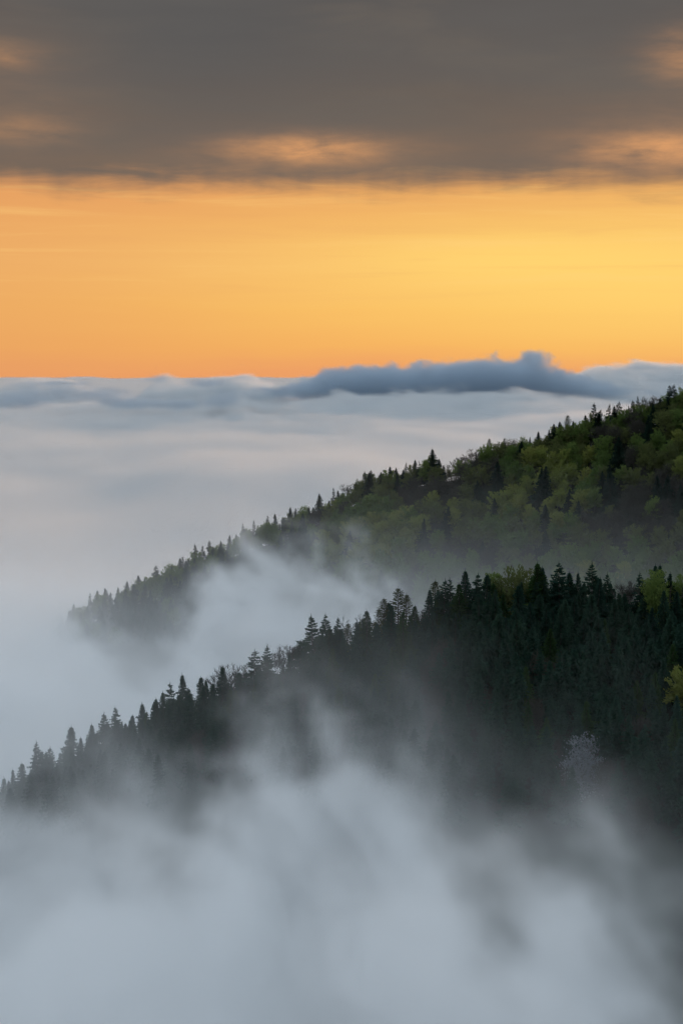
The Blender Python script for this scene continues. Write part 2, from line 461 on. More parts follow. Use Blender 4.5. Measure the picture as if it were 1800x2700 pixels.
def conifer(r, h=24.0, rad=4.6, boughs=210, droop=0.35, tiers=0, dens=4, curve=0.8, low=0.08, fill=1.0):
    """Trunk and crown of a spruce: drooping boughs up the stem, each a spine fringed and hung with twigs."""
    tv, tf, cv, cf = [], [], [], []
    bx, by = r.uniform(-.3, .3), r.uniform(-.3, .3)
    def spine(t): return Vector((bx * t * t, by * t * t, h * t))
    for k in range(5):
        t0, t1 = k / 5, (k + 1) / 5
        tube(tv, tf, spine(t0), spine(t1), 0.30 * (1 - t0) ** .8 + 0.03, 0.30 * (1 - t1) ** .8 + 0.03, 6)
    lump = [(r.uniform(0, 2 * PI), r.uniform(0.1, 0.9), r.uniform(0.08, 0.22), r.choice((.55, .7, 1.15, 1.3))) for _ in range(10)]
    def tri(a, b, c):
        n = len(cv); cv.extend((tuple(a), tuple(b), tuple(c))); cf.append((n, n + 1, n + 2))
    for i in range(boughs):
        u = (i + r.random()) / boughs
        t = low + (0.985 - low) * (1 - (1 - u) ** 1.25) if not tiers else low + (0.985 - low) * (int(u * tiers) + .5 + r.uniform(-.48, .48)) / tiers
        env = rad * ((1 - t) ** curve) * (0.62 + 0.38 * min(1, t / 0.25)) + 0.10
        a = i * 2.39996 + r.uniform(-.35, .35)
        L = env * (r.uniform(0.72, 1.05) if r.random() < .85 else r.uniform(1.0, 1.22))
        for la, lt, lw, lf in lump:
            if abs((a - la + PI) % (2 * PI) - PI) < 0.8 and abs(t - lt) < lw * .5: L *= lf
        d = Vector((math.cos(a), math.sin(a), 0)); side = Vector((-d.y, d.x, 0))
        p0 = spine(t)
        rise = 0.55 * t - 0.14 + r.uniform(-.08, .08)
        pts = []
        for q_ in range(dens + 1):
            q = q_ / dens
            pts.append(p0 + d * (L * q) + Vector((0, 0, L * (rise * q - droop * q * q + 0.4 * droop * q ** 4))))
        wd = (0.14 + 0.09 * L) * fill
        for q_ in range(dens):
            q0, q1 = q_ / dens, (q_ + 1) / dens
            w0, w1 = wd * (1 - q0 * .8), wd * (1 - q1) * .8 + .03
            b = len(cv)
            cv.extend(tuple(v) for v in (pts[q_] - side * w0, pts[q_] + side * w0, pts[q_ + 1] + side * w1, pts[q_ + 1] - side * w1))
            cf.append((b, b + 1, b + 2, b + 3))
            if q_ == 0 and dens > 3: continue
            for sg in (-1, 1):
                tl = (0.24 + 0.34 * L * (1 - q0)) * r.uniform(.7, 1.35) * fill
                tip = pts[q_] + side * sg * tl * .9 + d * tl * .8 - Vector((0, 0, tl * r.uniform(.05, .5)))
                tri(pts[q_] - d * .14, pts[q_] + d * (.32 + .08 * L), tip)
                if L > 1.6:
                    tl *= .8; m_ = (pts[q_] + pts[q_ + 1]) / 2
                    tri(m_ - d * .12, m_ + d * .34, m_ + side * sg * tl * .8 + d * tl * .5 - Vector((0, 0, tl * r.uniform(.1, .7))))
            hang = (.30 + .15 * L) * r.uniform(.5, 1.3) * fill
            tri(pts[q_] - d * .16, pts[q_ + 1] + d * .05, (pts[q_] + pts[q_ + 1]) / 2 - Vector((r.uniform(-.12, .12), r.uniform(-.12, .12), hang)))
    top = spine(1.0)
    for k in range(4):
        a = k * PI / 2 + .4
        o = Vector((math.cos(a) * .22, math.sin(a) * .22, 0))
        tri(spine(.94) + o, spine(.94) - o, top + Vector((0, 0, .9)))
    return (tv, tf), (cv, cf)


def limbs(r, h, trunk_h, spread, levels, vs, fs, r0=0.28, up=0.75, ends=None):
    def grow(p, d, L, rad, lev):
        q = p + d * L
        tube(vs, fs, p, q, rad, rad * .68, 5 if lev < 2 else 3)
        if lev >= levels:
            if ends is not None: ends.append((q, d))
            return
        for k in range(r.choice((2, 3, 3)) if lev else 5):
            nd = (d + Vector((r.gauss(0, spread), r.gauss(0, spread), r.gauss(0, spread * .6) + up * .22))).normalized()
            grow(p + d * (L * r.uniform(.55, 1.0)), nd, L * r.uniform(.62, .82), rad * .6, lev + 1)
    grow(Vector((0, 0, 0)), Vector((r.uniform(-.05, .05), r.uniform(-.05, .05), 1)).normalized(), trunk_h, r0, 0)


def broadleaf(r, h=17.0, cr=5.0, leaves=4500, size=0.6, nl=60, base=0.15, aspect=2.4, peak=1.0, loose=0.42):
    """Trunk with forking limbs; the crown is a fan of limbs of uneven reach, clothed with leaf sprays that follow them."""
    tv, tf, cv, cf = [], [], [], []
    limbs(r, h, h * .36, .45, 3, tv, tf, .26)
    o0 = Vector((0, 0, h * (base + .10)))
    top = h - o0.z
    sect = [(r.uniform(0, 2 * PI), r.uniform(.72, 1.15)) for _ in range(6)]
    L = []
    for k in range(nl):
        a = k * 2.39996 + r.uniform(-.3, .3)
        u = 1 - ((k + r.random()) / nl) * 1.25            # 1 straight up, below 0 drooping outward
        q = math.sqrt(max(0.0, 1 - u * u))
        w = min(sect, key=lambda e: abs((a - e[0] + PI) % (2 * PI) - PI))[1]
        reach = w * r.uniform(.80, 1.10)
        d = Vector((math.cos(a) * q * cr * reach, math.sin(a) * q * cr * reach, u * top * (reach if u > 0 else 1) * (.94 if peak > 1.3 else .86) + (0 if u > 0 else -.2)))
        st = o0 + Vector((0, 0, top * r.uniform(0, .18 * (1 + peak))))
        if st.z + d.z > h: d.z = h - st.z
        L.append((st, d))
    wsum = [0.4 + d.length for _, d in L]
    for i in range(leaves):
        st, d = r.choices(L, wsum)[0] if i % 3 == 0 else L[i % nl]
        q = 1 - .72 * (r.random() ** 1.5)
        dn = d.normalized()
        sp = loose * (1.15 - .55 * q) * cr * .30
        p = st + d * q + Vector((r.gauss(0, sp), r.gauss(0, sp), r.gauss(-.1, sp * .8)))
        o = (dn + Vector((r.gauss(0, .42), r.gauss(0, .42), r.gauss(.30, .38)))).normalized()
        s = o.cross(Vector((r.gauss(0, 1), r.gauss(0, 1), r.gauss(0, 1)))).normalized()
        a = size * r.uniform(.6, 1.4); b = a / aspect
        n = len(cv)
        cv.extend(tuple(v) for v in (p - o * a * .5, p + s * b * .6, p + o * a * .7, p - s * b * .6))
        cf.append((n, n + 1, n + 2, n + 3))
    return (tv, tf), (cv, cf)


def bare(r, h=17.0, spread=.42, slim=1.0):
    """Leafless tree: forking limbs as the trunk, fine upright twigs as the crown."""
    tv, tf, cv, cf = [], [], [], []
    ends = []
    limbs(r, h, h * .36, spread * slim, 4, tv, tf, .22, 1.0, ends)
    for p, d in ends:
        for k in range(5):
            nd = (d + Vector((r.gauss(0, .4), r.gauss(0, .4), r.gauss(.35, .3)))).normalized()
            L = h * r.uniform(.05, .11)
            s = nd.orthogonal().normalized() * .045
            n = len(cv); q = p + nd * L
            cv.extend(tuple(v) for v in (p - s, p + s, q)); cf.append((n, n + 1, n + 2))
            for j in range(2):
                p2 = p + nd * L * r.uniform(.3, .8)
                q2 = p2 + (nd + Vector((r.gauss(0, .5), r.gauss(0, .5), r.gauss(.2, .3)))).normalized() * L * .55
                n = len(cv); cv.extend(tuple(v) for v in (p2 - s * .8, p2 + s * .8, q2)); cf.append((n, n + 1, n + 2))
    top = max(v[2] for v in tv + cv)
    k = h / top
    tv = [(a * k, b * k, c * k) for a, b, c in tv]; cv = [(a * k, b * k, c * k) for a, b, c in cv]
    return (tv, tf), (cv, cf)


PROTO = {}


def proto(key, n, build, crown_mat, trunk_mat='bark', nominal=None):
    out = []
    for i in range(n):
        (tv, tf), (cv, cf) = build(random.Random(sum(map(ord, key)) * 31 + i * 977))
        h = max(v[2] for v in cv)
        tm = make_mesh('trunk', tv, tf, M[trunk_mat]); cm = make_mesh('crown', cv, cf, M[crown_mat])
        out.append((tm, cm, h))
    PROTO[key] = out


proto('spruce', 8, lambda r: conifer(r, 24, r.uniform(5.8, 7.6), 290, r.uniform(.25, .5), 0, 4, r.uniform(.72, .95)), 'spruce')
proto('open', 6, lambda r: conifer(r, 24, r.uniform(5.8, 7.2), 165, r.uniform(.1, .35), r.choice((14, 17, 20)), 5, r.uniform(.62, .85), .1, 1.2), 'spruce')
proto('young', 3, lambda r: conifer(r, 22, r.uniform(5.0, 6.0), 250, .25, 0, 4, .75), 'spruce_green')
proto('fir', 6, lambda r: conifer(r, 24, r.uniform(5.8, 7.0), 150, r.uniform(.15, .4), r.choice((12, 15, 18)), 4, r.uniform(.7, .9), .1, 1.3), 'spruce_far')
proto('farspruce', 6, lambda r: conifer(r, 24, r.uniform(6.0, 7.6), 210, .35, 0, 3, r.uniform(.7, .9)), 'spruce_far')
proto('mist', 4, lambda r: conifer(r, 24, r.uniform(6.0, 7.6), 110, .35, 0, 3, .75, .1, 1.6), 'spruce')
proto('larch', 4, lambda r: conifer(r, 23, r.uniform(4.6, 5.8), 180, .05, 0, 5, .55, .1, .6), 'larch')
proto('green', 6, lambda r: broadleaf(r, 17, r.uniform(5.4, 7.0), 4600, .70, r.randrange(40, 75)), 'green')
proto('yellow', 5, lambda r: broadleaf(r, 17, r.uniform(5.0, 6.6), 4400, .70, r.randrange(40, 70)), 'yellow')
proto('olive', 5, lambda r: broadleaf(r, 17, r.uniform(5.2, 6.8), 3600, .70, r.randrange(40, 70), aspect=2.8), 'olive')
proto('bud', 5, lambda r: broadleaf(r, 16, r.uniform(5.2, 7.0), 3200, .95, r.randrange(40, 70), aspect=6.0, loose=.7), 'bud')
proto('mistleaf', 3, lambda r: broadleaf(r, 17, r.uniform(5.4, 6.8), 900, 1.5, 40), 'green')
proto('tallgreen', 3, lambda r: broadleaf(r, 21, 4.4, 4600, .60, 80, .05, peak=1.8), 'green')
proto('bare', 4, lambda r: bare(r, 17), 'bud', 'bark')
proto('palebare', 3, lambda r: bare(r, 18, .30, .8), 'bud', 'pale_bark')
proto('blossom', 2, lambda r: broadleaf(r, 16, 5.0, 5200, .42, 60, -.02, aspect=1.4, peak=.2, loose=.8), 'blossom')

NAMES = {'spruce': 'spruce_tree', 'open': 'spruce_tree', 'young': 'spruce_tree', 'fir': 'spruce_tree', 'farspruce': 'spruce_tree', 'larch': 'larch_tree',
         'green': 'broadleaf_tree', 'yellow': 'broadleaf_tree', 'olive': 'broadleaf_tree', 'bud': 'bare_tree', 'tallgreen': 'broadleaf_tree',
         'bare': 'bare_tree', 'palebare': 'bare_tree', 'blossom': 'blossoming_tree'}
count = {}


def plant(kind, x, y, height, label, group=None, wide=1.0, var=None, rot=None):
    ps = PROTO[kind]
    tm, cm, h = ps[rng.randrange(len(ps)) if var is None else var % len(ps)]
    k = height / h
    nm = NAMES[kind]
    count[nm] = count.get(nm, 0) + 1
    o = bpy.data.objects.new(nm, None); COL.objects.link(o)
    o.empty_display_size = 0.5
    o.location = (x, y, float(ground_z(x, y)) - 0.3)
    o.rotation_euler = (rng.gauss(0, .02), rng.gauss(0, .02), rng.uniform(0, 2 * PI) if rot is None else rot)
    o.scale = (k * wide, k * wide, k)
    set_props(o, label, 'tree', group)
    for part, me in (('trunk', tm), ('crown', cm)):
        c = bpy.data.objects.new(part, me); COL.objects.link(c); c.parent = o
    return o


def plant_tip(kind, px, py, y, label, group=None, wide=1.0, var=None, lo=9, hi=34):
    """A tree whose tip reaches the given line of sight, rooted in the slope below."""
    p = at(px, py, y)
    hgt = p.z - float(ground_z(p.x, y)) + 0.3
    return plant(kind, p.x, y, min(max(hgt, lo), hi), label, group, wide, var)


# --- trees one can pick out against the fog on the crest of the near ridge: kind, tip column, tip row, depth behind the crest, label
NEAR_HEROES = [
    ('young', 9, 2046, 4, 'faint spruce tip at the very foot of the near ridge, first on the left'),
    ('spruce', 33, 2023, 3, 'small grey spruce second from the left end of the near ridge'),
    ('spruce', 61, 2006, 1, 'small narrow spruce just left of the dark thick spruce on the lower near crest'),
    ('open', 102, 1948, -4, 'dark thick spruce, biggest at the lower left end of near ridge'),
    ('open', 133, 1964, 0, 'shorter dark spruce touching the right side of the thick spruce at lower left'),
    ('spruce', 184, 1907, 16, 'pale mist-faded pointed spruce standing alone on the lower left crest'),
    ('spruce', 243, 1904, -2, 'grey spruce with a blunt top right of the pale lone spruce'),
    ('open', 273, 1873, 1, 'ragged spruce with gaps between its boughs, left of the forked-looking one'),
    ('open', 311, 1858, 3, 'spruce with wide upswept boughs left of the dip in the near crest'),
    ('spruce', 347, 1881, 8, 'low faded spruce in the dip of the near crest'),
    ('spruce', 377, 1848, 26, 'ghostly spruce almost lost in fog behind the dip of the near crest'),
    ('spruce', 411, 1836, -4, 'dark spruce on the right rim of the dip in the near crest'),
    ('spruce', 433, 1819, -4, 'very dark bushy spruce below the two pale spruces of the near crest'),
    ('open', 447, 1793, 20, 'pale broken-topped spruce behind the very dark bushy one'),
    ('spruce', 485, 1771, 24, 'pale tall spruce, tallest of the faded ones on the near crest'),
    ('spruce', 526, 1780, 0, 'dark round-topped spruce between the pale tall spruce and the sharp pointed one'),
    ('spruce', 546, 1790, 2, 'small spruce shoulder right of the dark round-topped spruce'),
    ('spruce', 587, 1751, -1, 'sharp pointed spruce just left of the first leafless tree'),
    ('bare', 612, 1748, 6, 'leafless tree with fine twigs right of the sharp pointed spruce'),
    ('bare', 632, 1747, 8, 'leafless tree touching the left side of the twin dark spruces'),
    ('open', 666, 1708, -3, 'left one of the twin dark spruces halfway up the near crest'),
    ('open', 704, 1694, -4, 'right one of the twin dark spruces, layered with open boughs'),
    ('bare', 741, 1698, 8, 'leafless tree right of the twin dark spruces'),
    ('spruce', 763, 1719, -6, 'narrow dark spruce between two leafless trees'),
    ('bare', 777, 1694, 9, 'leafless tree under the left edge of the great three-topped clump'),
    ('open', 791, 1684, -2, 'low spruce at the left foot of the great three-topped clump'),
    ('open', 828, 1615, -3, 'big ragged spruce forming the left top of the three-topped clump'),
    ('open', 857, 1613, 0, 'big ragged spruce forming the middle top of the three-topped clump'),
    ('open', 891, 1624, 1, 'ragged spruce forming the right top of the three-topped clump'),
    ('larch', 915, 1640, 3, 'small pale conifer right of the three-topped clump'),
    ('bare', 931, 1618, 8, 'thin leafless tree between the three-topped clump and the green round tree'),
    ('young', 944, 1632, -2, 'fresh green spruce left of the rounded green conifer on the crest'),
    ('young', 968, 1604, -3, 'rounded green conifer left of the see-through larches'),
    ('larch', 996, 1600, 0, 'lowest and leftmost of the see-through olive larches'),
    ('larch', 1016, 1571, 0, 'second see-through olive larch, left of the tallest one'),
    ('larch', 1048, 1544, 2, 'tallest see-through olive larch with its trunk showing'),
    ('larch', 1071, 1562, 3, 'see-through olive larch at the right shoulder of the tallest larch'),
    ('young', 1062, 1607, -12, 'green conifer below the see-through larches'),
    ('young', 1088, 1592, 0, 'small green conifer between the larches and the big black spruce'),
    ('spruce', 1129, 1548, -6, 'big black broad spruce right of the see-through larches'),
    ('larch', 1142, 1525, 10, 'pale olive tree peeping over the big black broad spruce'),
    ('open', 1168, 1521, 0, 'left one of the knobbly flat-topped pair beside the pale olive tree'),
    ('open', 1189, 1519, 1, 'right one of the knobbly flat-topped pair beside the pale olive tree'),
    ('spruce', 1228, 1498, -2, 'dense black spruce right of the knobbly flat-topped pair'),
    ('open', 1258, 1507, 1, 'slim black spruce between the dense black one and the yellow green tree'),
    ('spruce', 1283, 1508, -2, 'black spruce leaning on the left of the yellow green tree'),
    ('tallgreen', 1299, 1507, 4, 'yellow green pointed tree left of the notch in the near crest'),
    ('bare', 1325, 1522, 10, 'thin leafless tree standing in the notch of the near crest'),
    ('olive', 1361, 1500, 4, 'brownish olive tree on the right rim of the notch'),
    ('olive', 1383, 1488, 5, 'taller olive tree left of the tall green spruce'),
    ('young', 1412, 1477, -2, 'tall green spruce right of the olive trees'),
    ('spruce', 1434, 1489, -1, 'blunt dark spruce right of the tall green spruce'),
    ('open', 1475, 1476, -3, 'broad feathery black spruce, left of the two tallest on the near crest'),
    ('spruce', 1505, 1503, 2, 'short black spruce just right of the broad feathery one'),
    ('spruce', 1522, 1504, 1, 'short black spruce just left of the tallest broken-topped one'),
    ('open', 1560, 1476, -3, 'tall black spruce with a stubby top and wide shoulders'),
    ('open', 1596, 1505, -2, 'sloping black spruce left of the pale bare trunks'),
    ('palebare', 1634, 1530, 2, 'left leafless tree with pale stems in the gap of the near crest'),
    ('palebare', 1653, 1526, 4, 'middle leafless tree with pale stems in the gap of the near crest'),
    ('palebare', 1670, 1534, 1, 'right leafless tree with pale stems in the gap of the near crest'),
    ('open', 1686, 1504, 0, 'feathery spruce right of the pale bare stems'),
    ('spruce', 1727, 1483, 2, 'left top of the black twin spruces near the right edge'),
    ('spruce', 1742, 1483, 3, 'right top of the black twin spruces near the right edge'),
    ('tallgreen', 1728, 1499, -9, 'mossy green pointed tree in front of the black twin spruces'),
    ('spruce', 1763, 1505, 0, 'dark spruce right of the mossy green pointed tree'),
    ('tallgreen', 1790, 1511, 2, 'bright green tree on the near crest at the right edge'),
    ('spruce', 1806, 1506, 4, 'dark spruce cut by the right edge of the near crest'),
]
# --- trees on the slope of the near ridge that stand out by colour: kind, column, tip row, metres below the crest line in plan, height, label
NEAR_SPOTS = [
    ('yellow', 1806, 1742, -62, 19, 'big yellow green tree cut by the right edge beside the dark slope'),
    ('green', 1757, 1903, -92, 13, 'small green tree below the big yellow green one at the right edge'),
    ('yellow', 1568, 1896, -84, 11, 'small yellow green tree behind the white blossoming tree'),
    ('blossom', 1540, 1924, -90, 20, 'white blossoming tree half veiled in mist low on the near slope'),
    ('blossom', 1552, 1648, -34, 14, 'thin streak of white blossom leaning among the black spruces'),
    ('bud', 1700, 1880, -78, 13, 'brown leafless crown left of the green trees at the right edge'),
    ('bud', 1290, 1655, -34, 14, 'reddish brown leafless crown among the black spruces below the notch'),
    ('yellow', 868, 1685, -18, 12, 'yellow green tree below the three-topped clump'),
    ('yellow', 913, 1682, -14, 8, 'small bright yellow green bush right below the three-topped clump'),
    ('bud', 760, 1735, -14, 13, 'brown budding tree below the leafless crest trees'),
    ('bud', 1345, 1790, -60, 13, 'dull brown crown in the middle of the dark slope'),
    ('bud', 1585, 1830, -70, 14, 'brown budding tree in thin mist above the white blossoming tree'),
]
NEAR_MARKS = [(60, 'the small narrow spruce'), (102, 'the dark thick spruce'), (184, 'the pale lone spruce'), (300, 'the wide-boughed spruce'), (433, 'the very dark bushy spruce'), (526, 'the dark round-topped spruce'), (587, 'the sharp pointed spruce'),
              (685, 'the twin dark spruces'), (763, 'the narrow dark spruce'), (857, 'the three-topped clump'), (968, 'the rounded green conifer'), (1048, 'the tallest see-through larch'),
              (1129, 'the big black broad spruce'), (1228, 'the dense black spruce'), (1299, 'the notch in the near crest'), (1372, 'the olive trees'),
              (1434, 'the tall green spruce'), (1485, 'the broad feathery spruce'), (1560, 'the stubby-topped tall spruce'), (1653, 'the pale bare stems'),
              (1735, 'the black twin spruces'), (1800, 'the bright green crest tree')]
FAR_MARKS = [(410, 'the pointed spruce'), (533, 'the lone tall spruces'), (690, 'the spruce row in the fog'), (840, 'the big dark spruce'), (885, 'the see-through spruce'), (969, 'the pair of spires'),
             (1036, 'the broad spruce'), (1085, 'the bent-topped spruce'), (1142, 'the tallest spruce'), (1215, 'the leafless crest trees'), (1287, 'the round open-crowned tree'),
             (1375, 'the dark round crown'), (1425, 'the broad low spruce'), (1468, 'the black pair'), (1510, 'the thin-boughed conifer'), (1563, 'the tall layered spruce'),
             (1617, 'the three spires'), (1681, 'the dark clump'), (1725, 'the broad leafless crown'), (1768, 'the twin spruces by the edge'), (1810, 'the last green crest tree')]
ORD = ['first', 'second', 'third', 'fourth', 'fifth', 'sixth', 'seventh', 'eighth', 'ninth', 'tenth', 'eleventh', 'twelfth', 'thirteenth', 'fourteenth', 'fifteenth', 'sixteenth']
ranks = {}


def place(marks, px, what, slope):
    m = min(marks, key=lambda q: abs(q[0] - px))[1]
    k = ranks[(what, m)] = ranks.get((what, m), -1) + 1
    return f'{ORD[min(k, 15)]} {what} down the {slope} slope below {m}'


occupied = []
for kind, px, py, dy, label in NEAR_HEROES:
    y = 600.0
    for _ in range(6):
        y = float(near_y(at(px, py, y).x)) + dy
    o = plant_tip(kind, px, py, y, label, 'trees on the crest of the near ridge', wide=rng.uniform(1.0, 1.3))
    occupied.append((o.location.x, o.location.y, 2.6))


def spot(kind, px, py, dy, height, label, yfun, group=None, wide=1.0):
    """Slope tree: slide down the slope until a tree of this height has its tip on the line of sight."""
    best = None
    for k in range(-140, 160):
        y = float(yfun(at(px, py, 600.0 if yfun is near_y else 1080.0).x)) + k
        p = at(px, py, y)
        e = abs(p.z - float(ground_z(p.x, y)) - height)
        if best is None or e < best[0]: best = (e, p.x, y)
    o = plant(kind, best[1], best[2], height, label, group, wide)
    occupied.append((best[1], best[2], height * .22))
    return o


for kind, px, py, dy, hgt, label in NEAR_SPOTS:
    spot(kind, px, py, dy, hgt, label, near_y, 'odd-coloured trees on the near slope', 1.0 if kind != 'blossom' else (0.34 if py < 1800 else 1.2))
    if kind == 'blossom' and py < 1800:
        bpy.data.objects['blossoming_tree.001'].rotation_euler = (0, .55, 0)


def pix(x, y, z):
    c, s = math.cos(PITCH), math.sin(PITCH)
    f = y * c - z * s
    return 900 + FPX * x / f, 1350 - FPX * (y * s + z * c) / f


def free(x, y, d):
    return all((x - a) ** 2 + (y - b) ** 2 > (d * .5 + r) ** 2 for a, b, r in occupied)


def stand(name, label, kind, spots):
    """Trees too deep in mist to tell apart, joined into one mesh."""
    vs, fs, base = [], [], 0
    for x, y, hgt in spots:
        tm, cm, h = PROTO[kind][rng.randrange(len(PROTO[kind]))]
        k, a = hgt / h, rng.uniform(0, 2 * PI)
        for me in (tm, cm):
            v = np.empty(len(me.vertices) * 3); me.vertices.foreach_get('co', v); v = v.reshape(-1, 3) * k
            w = np.empty_like(v)
            w[:, 0] = v[:, 0] * math.cos(a) - v[:, 1] * math.sin(a) + x
            w[:, 1] = v[:, 0] * math.sin(a) + v[:, 1] * math.cos(a) + y
            w[:, 2] = v[:, 2] + float(ground_z(x, y)) - .3
            vs.append(w)
            fs += [tuple(i + base for i in p.vertices) for p in me.polygons]
            base += len(w)
    o = mesh_obj(name, np.concatenate(vs).tolist(), fs, PROTO[kind][0][1].materials[0])
    return set_props(o, label, None, None, 'stuff')


# trees of the crest between the ones picked out above, their tips a little below the skyline
def crest_fill(heroes, yfun, y0, step, lo, hi, make):
    sk = sorted((h[1], h[2]) for h in heroes if h[3] < 12)
    xs, ys = [q[0] for q in sk], [q[1] for q in sk]
    px = xs[0] - 20
    while px < 1830:
        for dy in (-3.0, 3.0):
            p_ = px + rng.uniform(-.45, .45) * step
            y = y0
            for _ in range(5): y = float(yfun(at(p_, 1500, y).x)) + dy + rng.uniform(-1.5, 1.5)
            row = np.interp(p_, xs, ys)
            p = at(p_, row, y)
            hgt = p.z - float(ground_z(p.x, y)) - rng.uniform(lo, hi)
            if hgt > 6 and all((p.x - a) ** 2 + (y - b) ** 2 > 1.6 ** 2 for a, b, r in occupied):
                make(p.x, y, min(hgt, 24), p_)
                occupied.append((p.x, y, 1.2))
        px += step


def near_fill(x, y, hgt, px):
    q = rng.random()
    if px > 640 and q < .12: plant('young', x, y, hgt, place(NEAR_MARKS, px, 'low green spruce', 'near').replace('down the near slope below', 'on the near crest beside'), 'filling trees of the near crest', 1.1)
    elif px > 640 and q < .18: plant('bare', x, y, hgt * .95, place(NEAR_MARKS, px, 'low bare tree', 'near').replace('down the near slope below', 'on the near crest beside'), 'filling trees of the near crest')
    else: plant('spruce', x, y, hgt, place(NEAR_MARKS, px, 'low dark spruce', 'near').replace('down the near slope below', 'on the near crest beside'), 'filling trees of the near crest', rng.uniform(1.1, 1.4))


crest_fill(NEAR_HEROES, near_y, 600.0, 38, 2.0, 7.5, near_fill)
NEAR_FOGLINE = ((-100, 2090), (0, 2080), (300, 2010), (500, 1960), (650, 1900), (740, 1960), (900, 1950), (1100, 1990), (1400, 2040), (1600, 2020), (1800, 2080), (2000, 2080))
near_pts = []
for i in range(-26, 34):
    for j in range(-22, 4):
        x = i * 6.9 + (j % 2) * 3.45 + rng.uniform(-1.7, 1.7)
        y = float(near_y(x)) + j * 6.0 + rng.uniform(-1.7, 1.7)
        hgt = rng.triangular(13, 25.5, 20) if j < -1 else rng.uniform(15, 19.5)
        z = float(ground_z(x, y))
        px, py = pix(x, y, z + hgt)
        if -30 < px < 2250 and py < np.interp(px, *zip(*NEAR_FOGLINE)) and free(x, y, 3.2):
            near_pts.append((x, y, hgt, px, py))
            occupied.append((x, y, 1.6))
misty, taken, beyond = [], [], []
near_pts.sort(key=lambda q: q[4])
for x, y, hgt, px, py in near_pts:
    if px > 1850:
        beyond.append((x, y, hgt)); continue
    q = rng.random()
    low = py > np.interp(px, *zip(*NEAR_FOGLINE)) - (150 if px > 900 else 90)
    if q < .80:
        if low or len(taken) >= 70: misty.append((x, y, hgt)); continue
        taken.append(1)
        plant('spruce', x, y, hgt, place(NEAR_MARKS, px, 'dark spruce', 'near'), 'dark spruces on the near slope', rng.uniform(1.05, 1.35))
    elif q < .92:
        if low:
            misty.append((x, y, hgt)); continue
        plant('young', x, y, hgt * .95, place(NEAR_MARKS, px, 'brighter green spruce', 'near'), 'green spruces on the near slope', rng.uniform(.95, 1.2))
    else:
        plant('bud', x, y, hgt * .72, place(NEAR_MARKS, px, 'dull brown bare tree', 'near'), 'leafless trees on the near slope', .8)
stand('spruce_stand', 'spruces fading into the mist at the foot of the near slope', 'mist', misty)

